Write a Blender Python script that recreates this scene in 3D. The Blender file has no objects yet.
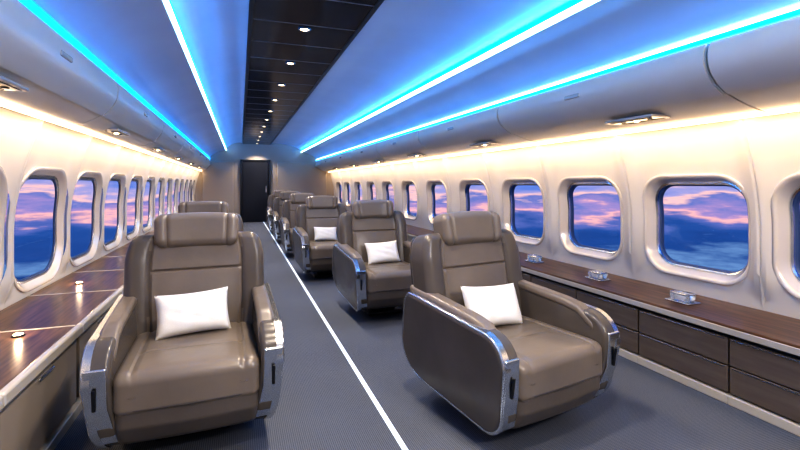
import bpy, bmesh, math, random
from mathutils import Vector, Matrix
R = math.radians
random.seed(4)
SC = bpy.context.scene
SC.view_settings.view_transform = 'Standard'
try: SC.view_settings.look = 'High Contrast'
except Exception: pass
C = SC.collection
H0 = 1.22
Y0, Y1 = -3.0, 15.2

# ---------------------------------------------------------------- materials
def mat(name, col, rough=.5, metal=0, coat=0, emit=None, es=0, spec=.5):
    m = bpy.data.materials.new(name); m.use_nodes = True
    b = m.node_tree.nodes['Principled BSDF']
    b.inputs['Base Color'].default_value = (*col, 1)
    b.inputs['Roughness'].default_value = rough
    b.inputs['Metallic'].default_value = metal
    b.inputs['Coat Weight'].default_value = coat
    b.inputs['Coat Roughness'].default_value = .08
    b.inputs['Specular IOR Level'].default_value = spec
    if emit:
        b.inputs['Emission Color'].default_value = (*emit, 1)
        b.inputs['Emission Strength'].default_value = es
    return m
def nodes(m): return m.node_tree.nodes, m.node_tree.links, m.node_tree.nodes['Principled BSDF']
def add_noise(m, scale, c1, c2, bump=0, detail=6, sc=(1,1,1), kind='noise', bdist=.002):
    n, l, b = nodes(m)
    tc = n.new('ShaderNodeTexCoord'); mp = n.new('ShaderNodeMapping'); mp.inputs['Scale'].default_value = sc
    l.new(tc.outputs['Object'], mp.inputs[0])
    t = n.new('ShaderNodeTexNoise' if kind == 'noise' else 'ShaderNodeTexVoronoi')
    t.inputs['Scale'].default_value = scale
    if kind == 'noise': t.inputs['Detail'].default_value = detail
    l.new(mp.outputs[0], t.inputs['Vector'])
    cr = n.new('ShaderNodeValToRGB'); cr.color_ramp.elements[0].color = (*c1,1); cr.color_ramp.elements[1].color = (*c2,1)
    cr.color_ramp.elements[0].position = .3; cr.color_ramp.elements[1].position = .7
    l.new(t.outputs[0], cr.inputs[0]); l.new(cr.outputs[0], b.inputs['Base Color'])
    if bump:
        bp = n.new('ShaderNodeBump'); bp.inputs['Strength'].default_value = bump; bp.inputs['Distance'].default_value = bdist
        l.new(t.outputs[0], bp.inputs['Height']); l.new(bp.outputs[0], b.inputs['Normal'])
    return m
def leather(name, col, k=1.18, rough=.36):
    m = mat(name, col, rough)
    add_noise(m, 3, tuple(c*.9 for c in col), tuple(c*k for c in col))
    n, l, b = nodes(m)
    tc = n.new('ShaderNodeTexCoord'); v = n.new('ShaderNodeTexVoronoi'); v.inputs['Scale'].default_value = 260
    l.new(tc.outputs['Object'], v.inputs['Vector'])
    v2 = n.new('ShaderNodeTexNoise'); v2.inputs['Scale'].default_value = 14; v2.inputs['Detail'].default_value = 3
    l.new(tc.outputs['Object'], v2.inputs['Vector'])
    bp = n.new('ShaderNodeBump'); bp.inputs['Strength'].default_value = .12; bp.inputs['Distance'].default_value = .001
    b2 = n.new('ShaderNodeBump'); b2.inputs['Strength'].default_value = .16; b2.inputs['Distance'].default_value = .008
    l.new(v2.outputs[0], b2.inputs['Height']); l.new(b2.outputs[0], bp.inputs['Normal'])
    l.new(v.outputs[0], bp.inputs['Height']); l.new(bp.outputs[0], b.inputs['Normal'])
    return m
M = {}
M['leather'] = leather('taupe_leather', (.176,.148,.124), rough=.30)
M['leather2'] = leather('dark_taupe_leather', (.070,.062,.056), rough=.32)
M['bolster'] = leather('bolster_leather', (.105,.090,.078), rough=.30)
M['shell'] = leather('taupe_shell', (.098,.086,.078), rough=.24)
M['panelwhite'] = add_noise(mat('cabin_panel', (.72,.68,.63), .36), 2, (.72,.67,.58), (.78,.73,.64))
M['ceil'] = add_noise(mat('ceiling_panel', (.7,.7,.72), .30), 1.5, (.46,.48,.51), (.52,.54,.57))
M['bin'] = add_noise(mat('bin_panel', (.60,.56,.53), .28), 1.5, (.68,.64,.57), (.73,.69,.62))
M['frame'] = mat('window_frame', (.84,.77,.66), .2, .2, coat=.5)
M['chrome'] = mat('brushed_chrome', (.64,.67,.72), .22, 1)
M['darkmetal'] = mat('dark_metal', (.04,.043,.05), .3, .7)
M['darkceil'] = mat('gloss_dark_panel', (.010,.012,.018), .16, 0, coat=.0, spec=.4)
M['seam'] = mat('dark_seam', (.02,.02,.024), .6)
M['seamlight'] = mat('panel_joint', (.20,.21,.24), .3, .4)
M['gasket'] = mat('window_gasket', (.05,.09,.2), .4)
M['trim'] = mat('pale_trim', (.56,.52,.46), .25, .1, coat=.4)
M['wood'] = add_noise(mat('dark_gloss_wood', (.05,.03,.02), .32, 0, coat=.10, spec=.4), 5, (.040,.020,.010), (.19,.098,.050), sc=(9,.7,9))
M['woodfront'] = add_noise(mat('cabinet_wood', (.06,.05,.045), .3, 0, coat=.25), 4, (.115,.090,.074), (.175,.140,.116), sc=(6,.6,6))
M['taupepanel'] = mat('taupe_panel', (.30,.26,.22), .3)
M['cotton'] = add_noise(mat('white_cotton', (.8,.79,.78), .85), 400, (.76,.74,.71), (.86,.84,.81), bump=.15)
M['backwall'] = mat('back_panel', (.42,.35,.28), .45)
M['doordark'] = mat('dark_door', (.02,.022,.03), .3, .2)
M['cyan'] = mat('blue_led', (.02,.2,.9), .5, emit=(.0,.32,1), es=5.5)
M['cyan2'] = mat('white_blue_led', (.4,.7,1), .5, emit=(.45,.82,1), es=5)
M['warm'] = mat('warm_led', (1,.8,.6), .5, emit=(1,.78,.52), es=2.8)
M['lamp'] = mat('lamp_lens', (1,.9,.8), .5, emit=(1,.74,.42), es=10)
def glassmat(name, gl, tint=(1,1,1)):
    m = bpy.data.materials.new(name); m.use_nodes = True
    n = m.node_tree.nodes; l = m.node_tree.links; n.clear()
    o = n.new('ShaderNodeOutputMaterial'); mx = n.new('ShaderNodeMixShader'); t = n.new('ShaderNodeBsdfTransparent'); g = n.new('ShaderNodeBsdfGlossy')
    t.inputs[0].default_value = (*tint,1); g.inputs['Roughness'].default_value = .03; mx.inputs[0].default_value = gl
    l.new(t.outputs[0], mx.inputs[1]); l.new(g.outputs[0], mx.inputs[2]); l.new(mx.outputs[0], o.inputs[0])
    return m
M['pane'] = glassmat('window_glass', .03)
M['crystal'] = mat('crystal', (.9,.95,1), .04); M['crystal'].node_tree.nodes['Principled BSDF'].inputs['Transmission Weight'].default_value = .85
# carpet
cp = mat('blue_grey_carpet', (.1,.12,.17), .95, spec=.1)
n, l, b = nodes(cp)
tc = n.new('ShaderNodeTexCoord')
mp = n.new('ShaderNodeMapping'); mp.inputs['Rotation'].default_value = (0,0,R(45)); l.new(tc.outputs['Object'], mp.inputs[0])
ck = n.new('ShaderNodeTexChecker'); ck.inputs['Scale'].default_value = 150
ck.inputs['Color1'].default_value = (.068,.080,.108,1); ck.inputs['Color2'].default_value = (.165,.178,.212,1)
l.new(mp.outputs[0], ck.inputs['Vector'])
ns = n.new('ShaderNodeTexNoise'); ns.inputs['Scale'].default_value = 1.2; l.new(tc.outputs['Object'], ns.inputs['Vector'])
mr = n.new('ShaderNodeMapRange'); mr.inputs[3].default_value = .8; mr.inputs[4].default_value = 1.2; l.new(ns.outputs[0], mr.inputs[0])
mx = n.new('ShaderNodeVectorMath'); mx.operation = 'SCALE'; l.new(ck.outputs[0], mx.inputs[0]); l.new(mr.outputs[0], mx.inputs['Scale'])
l.new(mx.outputs[0], b.inputs['Base Color'])
bp = n.new('ShaderNodeBump'); bp.inputs['Strength'].default_value = .3; bp.inputs['Distance'].default_value = .003
l.new(ck.outputs[1], bp.inputs['Height']); l.new(bp.outputs[0], b.inputs['Normal'])
M['carpet'] = cp

# ---------------------------------------------------------------- geometry helpers
def build(name, verts, faces, material, parent=None, smooth=True, ang=38, recalc=True):
    me = bpy.data.meshes.new(name); me.from_pydata([tuple(v) for v in verts], [], faces)
    bm = bmesh.new(); bm.from_mesh(me)
    bmesh.ops.remove_doubles(bm, verts=bm.verts, dist=1e-5)
    if recalc: bmesh.ops.recalc_face_normals(bm, faces=bm.faces)
    bm.to_mesh(me); bm.free()
    if smooth:
        me.shade_smooth(); me.set_sharp_from_angle(angle=R(ang))
    me.materials.append(material)
    o = bpy.data.objects.new(name, me); C.objects.link(o)
    if smooth and len(me.vertices) < 2500:
        w_ = o.modifiers.new('wn', 'WEIGHTED_NORMAL'); w_.keep_sharp = True; w_.weight = 90
    if parent: o.parent = parent
    return o
def thing(name, label, cat, loc=(0,0,0), rz=0, group=None):
    o = bpy.data.objects.new(name, None); C.objects.link(o); o.location = loc; o.rotation_euler = (0,0,rz)
    o.empty_display_size = .1
    tag(o, label, cat, group); return o
def tag(o, label, cat=None, group=None, kind=None):
    o['label'] = label
    if cat: o['category'] = cat
    if group: o['group'] = group
    if kind: o['kind'] = kind
    return o
def struct(o, label, cat): return tag(o, label, cat, kind='structure')
def copy_tree(o, parent=None):
    c = o.copy(); C.objects.link(c)
    if parent: c.parent = parent
    for ch in list(o.children): copy_tree(ch, c)
    return c

def rbox(size, r, c=(0,0,0), seg=6, cs=4, deform=None):
    """rounded box, returns verts, faces"""
    hx, hy, hz = [s/2 for s in size]; r = min(r, hx, hy, hz)
    def axis(h):
        i = h - r; a = [-i + 2*i*k/seg for k in range(seg+1)] if i > 1e-6 else [0.0]
        co = [r*math.tan(R(45)*k/cs) for k in range(1, cs+1)]
        return [-(i+q) for q in reversed(co)] + a + [i+q for q in co]
    ax = [axis(hx), axis(hy), axis(hz)]; hh = (hx, hy, hz)
    V = []; F = []
    for d in range(3):
        a, bb = [(1,2),(2,0),(0,1)][d]
        for s in (-1, 1):
            base = len(V); A = ax[a]; B = ax[bb]
            for p in A:
                for q in B:
                    v = [0,0,0]; v[d] = s*hh[d]; v[a] = p; v[bb] = q
                    cl = [max(-(hh[k]-r), min(hh[k]-r, v[k])) for k in range(3)]
                    dv = Vector([v[k]-cl[k] for k in range(3)])
                    if dv.length > 0: dv = dv.normalized()*r
                    w = Vector(cl)+dv
                    if deform: w = Vector(deform(w))
                    V.append(w+Vector(c))
            nb = len(B)
            for i in range(len(A)-1):
                for j in range(nb-1):
                    q = [base+i*nb+j, base+(i+1)*nb+j, base+(i+1)*nb+j+1, base+i*nb+j+1]
                    F.append(q)
    return V, F
def join(*parts):
    V = []; F = []
    for v, f in parts:
        b0 = len(V); V += list(v); F += [[i+b0 for i in q] for q in f]
    return V, F
def box(x0,x1,y0,y1,z0,z1):
    V = [(x,y,z) for x in (x0,x1) for y in (y0,y1) for z in (z0,z1)]
    return [Vector(v) for v in V], [[0,1,3,2],[4,6,7,5],[0,4,5,1],[2,3,7,6],[0,2,6,4],[1,5,7,3]]
def bbox(x0,x1,y0,y1,z0,z1,r=.006,cs=2):
    return rbox((abs(x1-x0),abs(y1-y0),abs(z1-z0)), r, ((x0+x1)/2,(y0+y1)/2,(z0+z1)/2), 1, cs)
def extr(pts, y0, y1, closed=False, ny=1):
    """extrude XZ profile along Y"""
    V = []; F = []; n_ = len(pts)
    for k in range(ny+1):
        y = y0+(y1-y0)*k/ny
        V += [Vector((p[0], y, p[1])) for p in pts]
    for k in range(ny):
        for i in range(n_ if closed else n_-1):
            j = (i+1) % n_
            F.append([k*n_+i, k*n_+j, (k+1)*n_+j, (k+1)*n_+i])
    if closed: F.append(list(range(n_))); F.append([ny*n_+i for i in range(n_)])
    return V, F
def smooth_pts(pts, k=6):
    out = []; P = [Vector(p) for p in pts]; P = [2*P[0]-P[1]]+P+[2*P[-1]-P[-2]]
    for i in range(1, len(P)-2):
        for s in range(k):
            t = s/k; a,b_,c,d = P[i-1],P[i],P[i+1],P[i+2]
            out.append(.5*((2*b_)+(-a+c)*t+(2*a-5*b_+4*c-d)*t*t+(-a+3*b_-3*c+d)*t**3))
    out.append(P[-2]); return out
def lathe(prof, c=(0,0,0), n_=24):
    V = []; F = []
    for k in range(n_):
        a = 2*math.pi*k/n_
        for r_, z in prof: V.append(Vector((c[0]+r_*math.cos(a), c[1]+r_*math.sin(a), c[2]+z)))
    m = len(prof)
    for k in range(n_):
        for i in range(m-1):
            F.append([k*m+i, ((k+1)%n_)*m+i, ((k+1)%n_)*m+i+1, k*m+i+1])
    return V, F
def tube(path, r, n_=8, closed=False, flat=1):
    V = []; F = []; P = [Vector(p) for p in path]; m = len(P)
    for i, p in enumerate(P):
        t = (P[(i+1)%m]-P[i-1]) if (closed or 0 < i < m-1) else (P[1]-P[0] if i == 0 else P[-1]-P[-2])
        t.normalize(); up = Vector((1,0,0)) if abs(t.x) < .9 else Vector((0,0,1))
        a = t.cross(up).normalized(); b_ = t.cross(a)
        for k in range(n_):
            q = 2*math.pi*k/n_; V.append(p+a*r*math.cos(q)+b_*r*flat*math.sin(q))
    for i in range(m if closed else m-1):
        for k in range(n_):
            j = (i+1) % m
            F.append([i*n_+k, i*n_+(k+1)%n_, j*n_+(k+1)%n_, j*n_+k])
    if not closed: F.append(list(range(n_))); F.append([(m-1)*n_+k for k in range(n_)])
    return V, F
def roundpoly(pts, radii, k=8):
    out = []; m = len(pts)
    for i in range(m):
        p = Vector(pts[i]); a = (Vector(pts[i-1])-p); b_ = (Vector(pts[(i+1)%m])-p); r = radii[i]
        la, lb = a.length, b_.length; a.normalize(); b_.normalize()
        half = a.angle(b_)/2; d = min(r/math.tan(half), la*.49, lb*.49); r = d*math.tan(half)
        c = p+(a+b_).normalized()*(r/math.sin(half))
        s = p+a*d-c; e = p+b_*d-c
        ang = s.angle(e); ax0 = math.atan2(s.y, s.x)
        sg = 1 if s.x*e.y-s.y*e.x > 0 else -1
        for q in range(k+1):
            t = ax0+sg*ang*q/k; out.append(c+Vector((math.cos(t), math.sin(t)))*r)
    return out
def offs(poly, d):
    m = len(poly); area = sum(poly[i-1].x*poly[i].y-poly[i].x*poly[i-1].y for i in range(m))
    s = 1 if area > 0 else -1; out = []
    for i in range(m):
        t = (poly[(i+1)%m]-poly[i-1]).normalized(); out.append(poly[i]+Vector((t.y,-t.x))*d*s)
    return out
def slab(poly, x0, x1, r, k=4):
    """poly in (y,z), extruded on x with rounded rims"""
    L = []
    for q in range(k+1):
        a = R(90)*q/k
        L.append((x0+r*(1-math.cos(a)), offs(poly, -r*(1-math.sin(a)))))
    L2 = [(x1-(x-x0), p) for x, p in reversed(L)]
    L += L2; m = len(poly); V = []; F = []
    for x, p in L: V += [Vector((x, v.x, v.y)) for v in p]
    for i in range(len(L)-1):
        for j in range(m): F.append([i*m+j, i*m+(j+1)%m, (i+1)*m+(j+1)%m, (i+1)*m+j])
    F.append(list(range(m))); F.append([(len(L)-1)*m+j for j in range(m)])
    return V, F
def ringslab(poly, x0, x1, do, di):
    a = offs(poly, do); b_ = offs(poly, di); m = len(poly)
    L = [(x0,a),(x1,a),(x1,b_),(x0,b_)]; V = []; F = []
    for x, p in L: V += [Vector((x, v.x, v.y)) for v in p]
    for i in range(4):
        for j in range(m):
            i2 = (i+1) % 4; F.append([i*m+j, i*m+(j+1)%m, i2*m+(j+1)%m, i2*m+j])
    return V, F

# ---------------------------------------------------------------- shell
WL, WR = -1.35, 3.05
def inset(z):      # how far wall leans in
    return 0 if z < .95 else .16*min(1.3,((z-.95)/.68))**1.6
def wx(side, z, dep=0):   # dep>0 goes outward
    return (WR-inset(z)+dep) if side > 0 else (WL+inset(z)-dep)
struct(build('floor', *box(WL-.2, WR+.2, Y0, Y1, -.05, 0), M['carpet'], smooth=False), 'blue grey patterned carpet floor of the cabin', 'floor')
o = struct(build('trim_1', *box(.700,.726, Y0, Y1, 0, .004), mat('white_line', (.8,.84,.9), .5, emit=(.7,.85,1), es=.35), smooth=False), 'thin white line running down the carpeted aisle', 'floor line')

ZB = .915
def rrect(y0,y1,z0,z1,r,nc=8,ms=8):
    P = []
    def side(a,b_):
        for k in range(1,ms): P.append((a[0]+(b_[0]-a[0])*k/ms, a[1]+(b_[1]-a[1])*k/ms))
    cs_ = [(y1-r,z0+r,-90),(y1-r,z1-r,0),(y0+r,z1-r,90),(y0+r,z0+r,180)]
    for i,(cy,cz,a0) in enumerate(cs_):
        arc = [(cy+r*math.cos(R(a0+90*k/nc)), cz+r*math.sin(R(a0+90*k/nc))) for k in range(nc+1)]
        P += arc
        ny,nz,na = cs_[(i+1)%4]; nxt = (ny+r*math.cos(R(na)), nz+r*math.sin(R(na)))
        side(arc[-1], nxt)
    return P
def loft(loops):
    m = len(loops[0]); V = [v for L in loops for v in L]; F = []
    for i in range(len(loops)-1):
        for j in range(m): F.append([i*m+j, i*m+(j+1)%m, (i+1)*m+(j+1)%m, (i+1)*m+j])
    return V, F
ZW1 = 2.05
right_w = [-1.6,-.60,.42,1.41,2.33,3.35,4.38,5.52,6.75,8.0,9.3,10.6,11.9,13.2,14.4]
left_w = [-1.9,-.94,.02,.98,1.94,2.90,3.88,4.86,5.84,6.82,7.8,8.78,9.76,10.74,11.72,12.7,13.68,14.6]
wn = 0
for side, ws, nm in ((1,right_w,'wall_right'),(-1,left_w,'wall_left')):
    parts = []
    ZW0 = .441 if side > 0 else .476
    bnd = [Y0]+[(ws[i]+ws[i+1])/2 for i in range(len(ws)-1)]+[Y1]
    W_, H_ = (.80,.735) if side > 0 else (.90,.83)
    q_ = 1 if side > 0 else .35
    dr_ = 0 if side > 0 else .075
    for i, yc in enumerate(ws):
        a, b_ = bnd[i], bnd[i+1]
        inner = rrect(yc-W_/2, yc+W_/2, ZB-H_/2, ZB+H_/2, .20+dr_)
        outer = rrect(a, b_, ZW0, ZW1, .0005)
        loops = []
        for k in range(15):
            t = k/14
            L = []
            for p, q in zip(inner, outer):
                y = p[0]+(q[0]-p[0])*t; z = p[1]+(q[1]-p[1])*t
                e = min(y-a, b_-y)
                fz = max(0, min(1, (z-.50)/.12))
                rib = (.040*math.exp(-(e/.075)**2) - .010*math.exp(-(e/.008)**2))*fz
                L.append(Vector((wx(side, z, -rib), y, z)))
            loops.append(L)
        parts.append(loft(loops))
        wn += 1
        wt = thing('window_%d' % wn, 'rounded cabin window in the %s wall' % ('right' if side > 0 else 'left'), 'window'); wt['kind'] = 'structure'
        def rl(w, h, r, dep): return [Vector((wx(side, z, dep), y, z)) for y, z in rrect(yc-w/2, yc+w/2, ZB-h/2, ZB+h/2, r+dr_)]
        fr = loft([rl(W_+.01,H_+.01,.205,.03*q_), rl(W_+.012,H_+.012,.206,-.010), rl(W_-.005,H_-.005,.198,-.015), rl(W_-.035,H_-.035,.185,-.012), rl(W_-.05,H_-.05,.178,.0),
                   rl(W_-.085,H_-.085,.162,.035*q_), rl(W_-.10,H_-.10,.155,.065*q_)])
        build('frame', *fr, M['frame'], wt, ang=50)
        fr = loft([rl(W_-.095,H_-.095,.158,.060*q_), rl(W_-.115,H_-.115,.148,.055*q_), rl(W_-.135,H_-.135,.138,.062*q_), rl(W_-.14,H_-.14,.136,.10*q_)])
        build('inner_rim', *fr, M['chrome'], wt)
        fr = loft([rl(W_-.135,H_-.135,.138,.075*q_), rl(W_-.155,H_-.155,.128,.085*q_), rl(W_-.155,H_-.155,.128,.11*q_)])
        build('gasket', *fr, M['gasket'], wt)
        P = rl(W_-.13,H_-.13,.14,.098*q_); build('pane', P, [list(range(len(P)))], M['pane'], wt, smooth=False)
    struct(build(nm, *join(*parts), M['panelwhite'], ang=30), 'pale moulded cabin side wall with a row of rounded windows', 'wall')
    lx = (WR, WR+.03) if side > 0 else (WL-.03, WL)
    struct(build(nm+'_lower', *box(*lx, Y0, Y1, 0, ZW0), M['panelwhite'], smooth=False), 'plain lower side wall hidden behind the low furniture', 'wall')

# side / centre ceilings
zc_ = lambda h: H0+h
def prof(pts): return [(p[0], zc_(p[1])) for p in pts]
RP1 = [(.90,1.30),(1.25,1.31),(1.62,1.25),(1.91,1.13)]
RP2 = [(1.93,1.05),(2.12,1.02),(2.30,.93),(2.40,.83)]
LP1 = [(.10,1.30),(-.05,1.31),(-.25,1.25),(-.40,1.13)]
LP2 = [(-.42,1.05),(-.58,1.02),(-.78,.93),(-.88,.83)]
for pts, nme, lb in ((RP1,'ceiling','right inner curved ceiling panel lit blue'),(RP2,'ceiling.001','right outer curved ceiling panel below the bright strip'),(LP1,'ceiling.002','left inner curved ceiling panel lit blue'),(LP2,'ceiling.003','left outer curved ceiling panel')):
    sp = smooth_pts(prof(pts))
    if pts in (RP1, LP1): sp = sp+[Vector((sp[-1].x+(.03 if pts is RP1 else -.03), sp[-1].y)) ]
    else:
        s = 1 if pts is RP2 else -1
        sp = [Vector((sp[0].x+s*.004, zc_(1.14)))]+sp+[Vector((sp[-1].x+s*.03, sp[-1].y)), Vector((sp[-1].x+s*.03, zc_(.77))), Vector((sp[-1].x+s*.64, zc_(.77)))]
    struct(build(nme, *extr(sp, Y0, Y1), M['ceil'], ang=30), lb, 'ceiling')
struct(build('ceiling.004', *box(-.5,2.0,Y0,Y1,zc_(1.335),zc_(1.36)), M['seam'], smooth=False), 'dark backing above the central ceiling panels', 'ceiling')
ps = []; js = []; y = -2.95
while y < Y1-.1:
    w = .55; ps.append(box(.09,.91,y+.006,min(y+w-.006,Y1),zc_(1.275),zc_(1.28))); js.append(box(.09,.91,y-.006,y+.006,zc_(1.273),zc_(1.279))); y += w
struct(build('ceiling.005', *join(*ps), M['darkceil'], smooth=False), 'gloss black panels down the middle of the ceiling', 'ceiling')
struct(build('trim_7', *join(*js), M['seamlight'], smooth=False), 'thin metal joints between the black ceiling panels', 'trim')
struct(build('trim_2', *join(box(.06,.095,Y0,Y1,zc_(1.268),zc_(1.335)), box(.905,.94,Y0,Y1,zc_(1.268),zc_(1.335))), M['darkmetal'], smooth=False), 'dark rails along the black ceiling panels', 'trim')
# led strips
def strip(x, h0, h1, s, label, m1, m2, nm='light_strip'):
    t = thing(nm, label, 'light strip', (0,0,0))
    mid = h0+(h1-h0)*.5
    build('diffuser', *bbox(x, x+s*.012, Y0+.02, Y1-.03, zc_(mid), zc_(h1), .003, 1), m1, t)
    build('bright_edge', *bbox(x-s*.004, x+s*.012, Y0+.02, Y1-.03, zc_(h0), zc_(mid), .003, 1), m2, t)
    return t
strip(1.912,1.040,1.126, 1,'broad white blue ceiling strip on the right, nearer the black centre panels', M['cyan'], M['cyan2'])
strip(2.402,.775,.822, 1,'blue strip directly above the right overhead bins', M['cyan2'], M['cyan'])
strip(-.402,1.055,1.126,-1,'bright cyan ceiling strip left of the black centre panels', M['cyan'], M['cyan2'])
strip(-.882,.775,.822,-1,'blue strip directly above the left overhead bins', M['cyan'], M['cyan'])
for s, x0, x1, nme in ((1,2.80,2.84,'right'),(-1,-1.14,-1.10,'left')):
    tag(build('light_strip', *bbox(x0,x1,Y0+.02,Y1-.03,zc_(.392),zc_(.404),.004,1), M['warm']), 'warm white strip above the %s windows under the bins' % nme, 'light strip')

# overhead bins
def bin_unit(s, ya, yb, label):
    base = [(2.43,.760),(2.37,.74),(2.355,.67),(2.385,.59),(2.48,.51),(2.63,.455),(2.80,.415),(2.88,.405)] if s > 0 else \
           [(-.91,.760),(-.86,.74),(-.85,.67),(-.87,.59),(-.93,.51),(-1.01,.455),(-1.10,.415),(-1.18,.405)]
    t = thing('overhead_bin', label, 'overhead bin', (0,0,0), 0, '%s overhead bins' % ('right' if s > 0 else 'left'))
    sp = smooth_pts(prof(base), 5)
    bx_ = (2.88 if s > 0 else -1.18)
    clo = sp+[Vector((bx_, sp[0].y))]
    build('body', *extr(clo, ya+.007, yb-.007, True), M['bin'], t, ang=30)
    cut = sp[4:22]
    d = []
    for i, p in enumerate(cut):
        tt = (cut[min(i+1,len(cut)-1)]-cut[max(i-1,0)]).normalized(); nn = Vector((tt.y,-tt.x))
        if (nn.x > 0) == (s > 0): nn = -nn
        d.append(p+nn*.012)
    cl = d+[p for p in reversed(cut)]
    build('door', *extr(cl, ya+.013, yb-.013, True), M['bin'], t, ang=30)
    yc = (ya+yb)/2; p = cut[7]
    build('latch', *rbox((.02,.16,.03), .008, (p.x-s*.009, yc, p.y), 2, 2), M['trim'], t)
    px = 2.60 if s > 0 else -1.0; pz = zc_(.448 if s > 0 else .446)
    dx = .09 if s > 0 else .06
    sv = build('service_panel', *rbox((dx*2,.40,.02), .008, (px, yc-.35, pz), 2, 2), M['trim'], t)
    for q in range(3):
        yy = yc-.35-.11+.11*q
        build('reading_lamp', *lathe([(0,-.006),(.014,-.006),(.019,0),(.022,.008)], (px, yy, pz-.010), 14), M['lamp'] if q == 1 else M['darkmetal'], sv)
    build('air_vent', *join(bbox(px-dx*.7,px-dx*.7+.016,yc-.52,yc-.18,pz-.014,pz-.008,.002,1), bbox(px+dx*.7-.016,px+dx*.7,yc-.52,yc-.18,pz-.014,pz-.008,.002,1)), M['darkmetal'], sv)
ORD = ['first','second','third','fourth','fifth','sixth','seventh','eighth','ninth','tenth','eleventh','twelfth','thirteenth','fourteenth','fifteenth']
yb = [-2.40+2.06*i for i in range(9)]
for s in (1,-1):
    for i in range(8):
        bin_unit(s, yb[i], yb[i+1], '%s side overhead bin, %s counted from behind the camera towards the back door' % ('right' if s > 0 else 'left', ORD[i]))
    sp = [(2.40,.76),(2.36,.6),(2.6,.45),(2.88,.405),(2.88,.76)] if s > 0 else [(-.88,.76),(-.86,.6),(-1.0,.45),(-1.18,.405),(-1.18,.76)]
    struct(build('trim_%d' % (3 if s > 0 else 4), *join(extr(prof(sp), Y0, yb[0]-.004, True), extr(prof(sp), yb[8]+.004, Y1, True)), M['bin'], ang=30), 'filler panels at the ends of the overhead bins', 'trim')

# back and near walls
struct(build('wall_back', *box(WL-.1,WR+.1,Y1-.02,Y1+.06,0,zc_(1.34)), M['backwall'], smooth=False), 'taupe bulkhead wall at the far end', 'wall')
struct(build('wall_near', *box(WL-.1,WR+.1,Y0-.06,Y0,0,zc_(1.34)), M['backwall'], smooth=False), 'plain bulkhead behind the viewer', 'wall')
d = thing('door_1', 'dark narrow door in the far bulkhead', 'door', (.47,Y1-.02,0)); d['kind'] = 'structure'
build('door_leaf', *bbox(-.40,.40,-.05,0,0,1.94,.02,3), M['doordark'], d)
build('door_frame', *join(bbox(-.46,-.40,-.07,0,0,2.0,.01),bbox(.40,.46,-.07,0,0,2.0,.01),bbox(-.46,.46,-.07,0,1.94,2.0,.01)), M['darkmetal'], d)
build('door_handle', *rbox((.03,.04,.22),.012,(.32,-.07,1.05),2,3), M['chrome'], d)
for i,(x0,x1) in enumerate(((-1.1,-.2),(1.14,2.75))):
    struct(build('trim_%d' % (5+i), *bbox(x0,x1,Y1-.10,Y1-.02,0,zc_(.70),.02,3), M['backwall']), 'raised taupe panel beside the far door', 'wall panel')

# ---------------------------------------------------------------- ceiling downlights
def downlight():
    t = thing('ceiling_light','x','ceiling light')
    build('trim_ring', *lathe([(.036,.01),(.036,-.004),(.040,-.010),(.048,-.010),(.053,0),(.053,.012)],(0,0,0),24), M['darkmetal'], t)
    build('lens', *lathe([(0,-.007),(.026,-.008),(.037,-.002)],(0,0,0),20), M['lamp'], t)
    return t
dl = downlight()
dys = [.45+1.1*i for i in range(-3,16)]
dys = [y for y in dys if y < 15]
for i, y in enumerate(dys):
    o = dl if i == 0 else copy_tree(dl)
    o.location = (.5, y, zc_(1.274)); o['group'] = 'downlights in the black ceiling panels'
    vis = [q for q in dys if q > 3]
    o['label'] = ('round recessed downlight in the black ceiling, number %s from the nearest one in view' % ORD[vis.index(y)]) if y in vis and vis.index(y) < 15 else 'round recessed downlight in the black ceiling overhead, out of view'
    L = bpy.data.lights.new('spot','SPOT'); L.energy = 78; L.color = (1,.85,.68); L.spot_size = R(108); L.spot_blend = .5; L.shadow_soft_size = .025
    lo = bpy.data.objects.new('downlight_lamp', L); C.objects.link(lo); lo.location = (.5, y, zc_(1.25))

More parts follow.
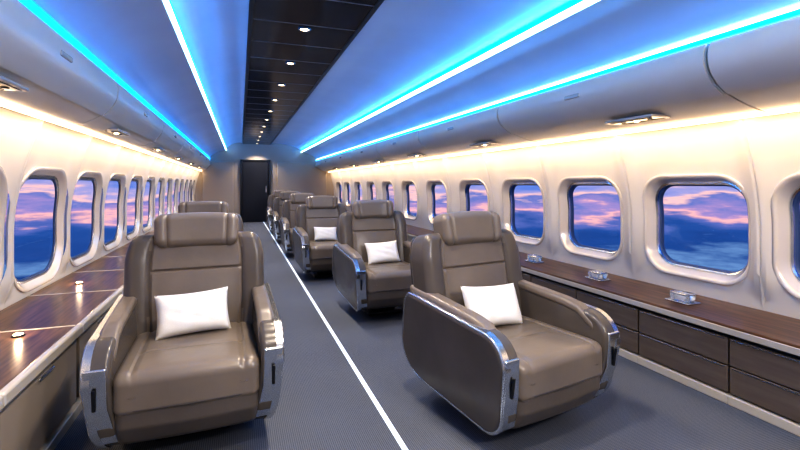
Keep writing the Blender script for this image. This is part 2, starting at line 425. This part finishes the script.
# ---------------------------------------------------------------- seats
def make_seat():
    t = thing('cabin_seat', 'x', 'seat')
    build('pedestal', *join(rbox((.34,.38,.03),.012,(0,.06,.016),2,3), rbox((.26,.30,.14),.04,(0,.06,.09),2,4)), M['darkmetal'], t)
    def dsh(v):
        k = max(0, (.08-v.z))/.2
        return (v.x*(1-.06*k), v.y*(1-.12*k)+.02*k, v.z)
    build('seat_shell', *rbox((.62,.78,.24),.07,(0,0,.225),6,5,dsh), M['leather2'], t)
    # cushion
    def dcu(v):
        x,y,z = v
        f = 1-(x/.29)**2; top = z > 0
        zz = z + (.010*max(0,f)*(1-((y+.02)/.36)**2) if top else 0)
        if top:
            zz -= .013*math.exp(-((abs(x)-.215)/.006)**2)
            zz -= .011*math.exp(-((y+.12)/.006)**2)*(1 if abs(x) < .21 else 0)
        if y < -.28: zz -= .030*((-.28-y)/.14)**2
        yy = y - (.008*max(0,f) if y < -.3 else 0)
        return (x,yy,zz)
    build('seat_cushion', *rbox((.572,.73,.17),.038,(0,-.075,.368),52,6,dcu), M['leather'], t)
    # front apron
    def dap(v): return (v.x, v.y-.016*(1-(v.x/.29)**2)+.05*max(0,-v.z/.09), v.z)
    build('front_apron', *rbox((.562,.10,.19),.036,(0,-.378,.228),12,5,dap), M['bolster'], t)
    build('piping', *tube([(-.27,-.428,.306),(-.2,-.440,.303),(0,-.448,.301),(.2,-.440,.303),(.27,-.428,.306)],.005), M['leather2'], t)
    # arms: slim curved shells
    poly = roundpoly([(-.41,.095),(-.465,.560),(.34,.625),(.40,.17)], [.14,.14,.07,.18], 14)
    for s in (-1,1):
        a, b_ = (.288,.390)
        x0, x1 = (a,b_) if s > 0 else (-b_,-a)
        def tuck(v):
            k = max(0,(.38-v.z)/.28)**1.5
            return Vector((v.x-s*.050*k, v.y+.03*k*max(0,-v.y/.4), v.z))
        V_, F_ = slab(poly, x0, x1, .022, 6)
        arm = build('armrest', [tuck(v) for v in V_], F_, M['shell'], t)
        # satin metal edge running over the top, down the front and under
        lo_, hi_ = (b_-.036, b_-.006) if s > 0 else (-b_+.006, -b_+.036)
        Vr, Fr = ringslab(poly, lo_, hi_, .005, -.010)
        V2, F2 = tube([Vector((s*(b_-.006), p.x, p.y)) for p in offs(poly, -.005)], .0075, 8, True, .7)
        Vr, Fr = join((Vr, Fr), (V2, F2))
        build('chrome_trim', [tuck(v) for v in Vr], Fr, M['chrome'], arm, ang=50)['label'] = 'brushed silver edge around the armrest shell'
        # leather top pad
        pd = rbox((.078,.72,.050),.022,(s*.322,-.020,.600),8,5, lambda v: (v.x, v.y, v.z+v.y*.088 - (.062*((-.2-v.y)/.14)**2 if v.y < -.2 else 0)))
        build('arm_pad', *pd, M['leather'], arm)
        if s > 0:
            sx = s*(b_-.001)
            pl = roundpoly([(-.35,.40),(-.35,.50),(-.305,.50),(-.305,.40)],[.021]*4,6)
            cpn = build('control_panel', *slab(pl, min(sx,sx+s*.006), max(sx,sx+s*.006), .002, 2), M['darkmetal'], arm)
            build('panel_rim', *ringslab(pl, min(sx,sx+s*.007), max(sx,sx+s*.007), .004, 0), M['chrome'], cpn)
        def dfp(v):
            z = v.z+.325; k = max(0,(.38-z)/.28)**1.5
            return (v.x-s*.050*k, v.y-.020*(v.z/.15)+.03*k+ .012*(abs(v.z)/.15)**4, v.z)
        fp = build('front_plate', *rbox((.080,.014,.33),.006,(s*.341,-.440,.325),2,9,dfp), M['chrome'], arm)
        build('front_slot', *rbox((.014,.010,.09),.004,(s*.341,-.452,.37),1,3, lambda v:(v.x, v.y-.14*v.z, v.z)), M['darkmetal'], fp)
    # backrest
    hb = .62
    def tilt(x,y,z):
        a = R(11); c, s_ = math.cos(a), math.sin(a)
        return (x, y*c+z*s_+.188, z*c-y*s_+.325)
    def dba(v):
        x,y,z = v.x,v.y,v.z+hb/2
        w = 1-.11*max(0,(z-.46)/.16)**2-.07*max(0,(.26-z)/.26)
        xx = x*w; yy = y
        if y < 0:
            b0 = abs(x)
            yy -= .024*(1/(1+math.exp(-(b0-.245)/.018)))*(1-.6*max(0,(z-.48)/.16))
            yy += .013*math.exp(-((b0-.232)/.006)**2)
            yy -= .016*math.exp(-((z-.26)/.14)**2)*max(0,1-(x/.2)**2)
            if b0 < .226: yy += .012*math.exp(-((z-.42)/.006)**2)
        return tilt(xx,yy,z)
    bk = build('backrest', *rbox((.705,.165,hb),.046,(0,0,0),48,6,dba), M['leather'], t)
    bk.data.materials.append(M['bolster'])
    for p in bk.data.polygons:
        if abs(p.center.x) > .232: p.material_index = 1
    def dbs(v):
        z = v.z+.31; w = 1-.12*max(0,(z-.44)/.2)**2
        return tilt(v.x*w, v.y+.095, z)
    build('back_shell', *rbox((.65,.08,.61),.035,(0,0,0),8,4,dbs), M['shell'], t)
    # headrest: wide cushion wrapping over the top of the backrest
    def dhe(v):
        x,y,z = v.x,v.y,v.z
        yy = y - (.55*x*x) + (.012*math.exp(-((abs(x)-.150)/.007)**2) if y < 0 else 0)
        zz = z*(1-.5*x*x) + (.0 if z < 0 else .012*(1-(x/.21)**2))
        return tilt(x*(1+.02*(z/.09)), yy-.030, zz+.632)
    hd = build('headrest', *rbox((.43,.150,.185),.045,(0,0,0),38,6,dhe), M['leather'], t)
    build('headrest_post', *join(*[rbox((.03,.025,.14),.01,(0,0,0),1,2,lambda v,s=s: tilt(v.x+s*.09, v.y+.03, v.z+.60)) for s in (-1,1)]), M['chrome'], hd)
    return t
seat = make_seat()
seats = [(-.215,2.52,2,'large taupe leather seat at the front left, facing forward with white pillow'),
         (1.315,2.11,11,'large taupe leather seat at the front right, turned slightly towards the windows'),
         (1.28,4.14,3,'taupe leather seat directly behind the front right seat, with a white pillow'),
         (1.08,6.0,2,'third taupe seat from the front in the right row, beside the aisle line'),
         (1.05,7.9,0,'fourth taupe seat from the front in the right row'),
         (1.03,9.8,0,'fifth taupe seat from the front in the right row'),
         (1.02,11.7,0,'last small taupe seat in the right row, nearest the far door'),
         (-.32,4.35,0,'taupe seat mostly hidden behind the front left seat, headrest showing')]
for i,(x,y,a,lab) in enumerate(seats):
    o = seat if i == 0 else copy_tree(seat)
    o.location = (x,y,0); o.rotation_euler = (0,0,R(a)); o['label'] = lab; o['group'] = 'taupe leather cabin seats'

# pillows
def pillow_mesh(w=.35,h=.22,t=.05,n_=22):
    V=[];F=[]
    for s in (-1,1):
        b0=len(V)
        for i in range(n_+1):
            for j in range(n_+1):
                u=-1+2*i/n_; v=-1+2*j/n_
                x=u*w/2*(1-.06*(1-v*v)*abs(u)**2); z=v*h/2*(1-.09*(1-u*u)*abs(v)**2)
                th=t*((1-u**4)*(1-v**4))**.55
                wr=.004*math.sin(9*u+4*v)*math.sin(7*v-3*u)*(1-u*u)*(1-v*v)
                V.append(Vector((x, s*(th)+wr, z)))
        for i in range(n_):
            for j in range(n_):
                F.append([b0+i*(n_+1)+j,b0+(i+1)*(n_+1)+j,b0+(i+1)*(n_+1)+j+1,b0+i*(n_+1)+j+1])
    return V,F
pv = pillow_mesh()
for i,(si,dx,rz,rt,lab,sc) in enumerate(((0,-.01,4,-4,'white pillow leaning on the backrest of the front left seat',1),(1,-.035,-2,4,'white pillow leaning on the backrest of the front right seat',1.04),
                          (2,.02,3,-3,'white pillow on the seat directly behind the front right one',.98),(3,.0,2,2,'small white pillow on the third seat of the right row',.9))):
    x,y,a,_ = seats[si]
    if i == 0: o = build('throw_pillow', *pv, M['cotton'], ang=80); p0 = o
    else: o = p0.copy(); C.objects.link(o)
    m = Matrix.Translation((x,y,0)) @ Matrix.Rotation(R(a),4,'Z') @ Matrix.Translation((dx,.010,.466+.096*sc)) @ Matrix.Rotation(R(-24),4,'X') @ Matrix.Rotation(R(rt),4,'Y') @ Matrix.Rotation(R(rz),4,'Z') @ Matrix.Scale(sc,4)
    o.matrix_world = m; tag(o, lab, 'pillow', 'white throw pillows')

# ---------------------------------------------------------------- right console
XC = 2.55; ZT = .44
tag(build('console_top', *join(bbox(XC-.012, WR-.004, Y0+.05, Y1-.12, ZT-.03, ZT,.008,3)), M['wood']), 'long dark glossy wood ledge under the right windows', 'ledge')
tag(build('ledge_trim', *bbox(XC-.022, XC-.0125, Y0+.05, Y1-.12, ZT-.048, ZT-.012,.004,3), M['trim']), 'pale metal edge along the front of the right wood ledge', 'trim strip')
def cabinet(ya, yb, label):
    t = thing('drawer_cabinet', label, 'cabinet', (XC, ya, 0), 0, 'drawer units under the right ledge'); w = yb-ya
    build('body', *bbox(.02,.48,.002,w-.002,.055,ZT-.032,.004,1), M['seam'], t)
    zz = [.062,.215,.372]
    for k in range(2):
        dr = build('drawer', *bbox(.0,.024,.005,w-.005,zz[k],zz[k+1]-.006,.005,3), M['woodfront'], t)
        build('finger_rail', *bbox(-.004,.004,.02,w-.02,zz[k+1]-.016,zz[k+1]-.010,.002,1), M['chrome'], dr)
    build('plinth', *bbox(-.01,.45,0,w,0,.052,.006,3), M['trim'], t)
ys = [1.74-.6*2+.6*i-.6 for i in range(11)]
for i in range(10):
    cabinet(ys[i], ys[i+1], 'low dark wood cabinet with two drawers under right ledge, %s from the near end' % ORD[i])
struct(build('baseboard_right', *join(bbox(XC+.005,WR-.004,Y0+.05,ys[0]-.003,0,ZT-.05,.005,2),bbox(XC+.005,WR-.004,ys[10]+.003,Y1-.12,0,ZT-.05,.005,2)), M['taupepanel']), 'plain boxed panels continuing the right console', 'panel')
for i,(x,y,lab) in enumerate(((2.76,2.18,'largest crystal dish on the right wood ledge, nearest the viewer'),(2.76,2.93,'middle crystal dish on the right wood ledge'),(2.78,3.8,'farthest small crystal dish on the right wood ledge'))):
    t = thing('crystal_dish', lab, 'dish', (x,y,ZT+.0005), 0, 'crystal dishes on the ledge')
    build('bowl', *rbox((.10,.13,.05),.02,(0,0,.034),4,4, lambda v:(v.x*(1+2.4*v.z),v.y*(1+2.4*v.z),v.z)), M['crystal'], t)
    build('tray', *rbox((.12,.17,.009),.0045,(0,0,.005),2,3), M['chrome'], t)
    build('rim', *tube([(.05*math.copysign(abs(math.cos(a))**.5,math.cos(a)),.066*math.copysign(abs(math.sin(a))**.5,math.sin(a)),.060) for a in [2*math.pi*k/32 for k in range(32)]],.004,6,True), M['chrome'], t)

# ---------------------------------------------------------------- left console
XL = -.80; ZL = .47
def ltable(ya, yb, label):
    t = thing('side_table', label, 'side table', (XL, ya, 0), 0, 'side tables under the left windows'); w = yb-ya
    build('body', *bbox(-.53,-.03,.002,w-.002,.06,ZL-.045,.006,2), M['taupepanel'], t)
    build('plinth', *bbox(-.53,.0,0,w,0,.055,.006,2), M['trim'], t)
    dr = build('door', *bbox(-.032,-.012,.02,w-.02,.075,ZL-.06,.006,3), M['taupepanel'], t)
    build('door_handle', *rbox((.012,.16,.014),.005,(-.008,w/2,ZL-.09),1,3), M['chrome'], dr)
    build('rim', *join(bbox(-.024,.012,.0,w,ZL-.05,ZL+.005,.012,4), bbox(-.54,-.02,w-.012,w-.002,ZL-.045,ZL+.004,.004,3)), M['trim'], t)
    build('tabletop', *bbox(-.54,-.023,.002,w-.012,ZL-.03,ZL,.004,1), M['wood'], t)
ly = [.28+.85*i for i in range(10)]
for i in range(9):
    ltable(ly[i]+.001, ly[i+1]-.001, 'dark wood topped side table with pale rim under left windows, %s from near end' % ORD[i])
struct(build('baseboard_left', *join(bbox(WL+.004,XL-.01,Y0+.05,ly[0]-.003,0,ZL,.005,2),bbox(WL+.004,XL-.01,ly[9]+.003,Y1-.12,0,ZL,.005,2)), M['taupepanel']), 'plain boxed panels continuing the left console', 'panel')
for i,(x,y,lab) in enumerate(((-1.03,2.72,'small glowing puck imitating a downlight reflection on the nearest visible left table'),(-1.14,4.0,'small glowing puck imitating a downlight reflection on a farther left table'))):
    t = thing('glint_puck', lab, 'lamp', (x,y,ZL+.0005), 0, 'pucks imitating reflections on left tables')  # added glowing discs imitating downlight reflections on the wood tops
    build('base', *lathe([(0,0),(.026,0),(.028,.003),(.026,.008),(.020,.009)],(0,0,0),20), M['darkmetal'], t)
    build('lens', *lathe([(.020,.009),(.013,.013),(0,.014)],(0,0,0),20), M['lamp'], t)
    L = bpy.data.lights.new('puck','POINT'); L.energy = .8; L.color = (1,.72,.42); L.shadow_soft_size = .008; L.specular_factor = .3
    lo = bpy.data.objects.new('glint_puck_light', L); C.objects.link(lo); lo.location = (x,y,ZL+.04)  # point light added to spread the imitated reflection's warm glow

# ---------------------------------------------------------------- lights
def area(loc, size, sy, e, col, rot, spread=180):
    L = bpy.data.lights.new('area','AREA'); L.shape='RECTANGLE'; L.size=size; L.size_y=sy; L.energy=e; L.color=col; L.spread = R(spread)
    o = bpy.data.objects.new('fill_cove_light', L); C.objects.link(o); o.location=loc; o.rotation_euler=rot
area((1.6,-.9,zc_(1.1)), .25, .25, 46, (1,.90,.80), (R(40),0,R(10)))  # unseen fill light added behind the camera, not a cabin fixture
ym = (Y0+Y1)/2; ln = Y1-Y0-.3
BL = (.0,.25,1)
area((1.895,ym,zc_(1.085)), .03, ln, 66, BL, (0,R(128),0), 150)
area((-.385,ym,zc_(1.085)), .03, ln, 44, BL, (0,R(-128),0), 150)
area((2.385,ym,zc_(.80)), .03, ln, 18, BL, (0,R(132),0), 150)
area((-.865,ym,zc_(.80)), .03, ln, 13, BL, (0,R(-132),0), 150)
WM = (1,.74,.46)
area((2.74,ym,zc_(.385)), .10, ln, 54, WM, (0,R(-38),0), 150)
area((-1.05,ym,zc_(.385)), .08, ln, 46, WM, (0,R(38),0), 150)

# ---------------------------------------------------------------- world: dusk sky above clouds
w = bpy.data.worlds.new('dusk'); SC.world = w; w.use_nodes = True
n = w.node_tree.nodes; l = w.node_tree.links; n.clear()
out = n.new('ShaderNodeOutputWorld'); bg = n.new('ShaderNodeBackground'); l.new(bg.outputs[0], out.inputs[0])
tc = n.new('ShaderNodeTexCoord'); sx = n.new('ShaderNodeSeparateXYZ'); l.new(tc.outputs['Generated'], sx.inputs[0])
mp = n.new('ShaderNodeMapping'); mp.inputs['Scale'].default_value = (2.8,2.8,16); l.new(tc.outputs['Generated'], mp.inputs[0])
no = n.new('ShaderNodeTexNoise'); no.inputs['Scale'].default_value = 2.0; no.inputs['Detail'].default_value = 9; no.inputs['Roughness'].default_value = .56
l.new(mp.outputs[0], no.inputs['Vector'])
ad = n.new('ShaderNodeMath'); ad.operation='MULTIPLY_ADD'; l.new(no.outputs[0], ad.inputs[0]); ad.inputs[1].default_value=.15; l.new(sx.outputs[2], ad.inputs[2])
mr = n.new('ShaderNodeMapRange'); mr.inputs[1].default_value=-.12; mr.inputs[2].default_value=.28; l.new(ad.outputs[0], mr.inputs[0])
cr = n.new('ShaderNodeValToRGB'); l.new(mr.outputs[0], cr.inputs[0])
e = cr.color_ramp.elements
e[0].position=0; e[0].color=(.010,.04,.15,1); e[1].position=1; e[1].color=(.05,.16,.60,1)
for p,c in ((.10,(.018,.07,.24)),(.14,(.15,.27,.50)),(.19,(.022,.08,.28)),(.26,(.03,.10,.33)),(.31,(.13,.17,.45)),(.345,(.85,.46,.46)),(.37,(.34,.26,.52)),(.41,(.15,.20,.50)),(.435,(.85,.52,.50)),(.465,(.36,.34,.60)),(.53,(.14,.23,.60)),(.75,(.08,.20,.62))):
    q = e.new(p); q.color=(*c,1)
l.new(cr.outputs[0], bg.inputs[0]); bg.inputs[1].default_value = 1.0

# ---------------------------------------------------------------- camera
cam = bpy.data.cameras.new('cam'); co = bpy.data.objects.new('camera', cam); C.objects.link(co)
co.location = (0,0,H0); co.rotation_euler = (R(90),0,-math.atan(160/450))
cam.sensor_width = 36; cam.lens = 36*450/800; cam.shift_y = -(225-184)/800; cam.clip_start = .05
SC.camera = co
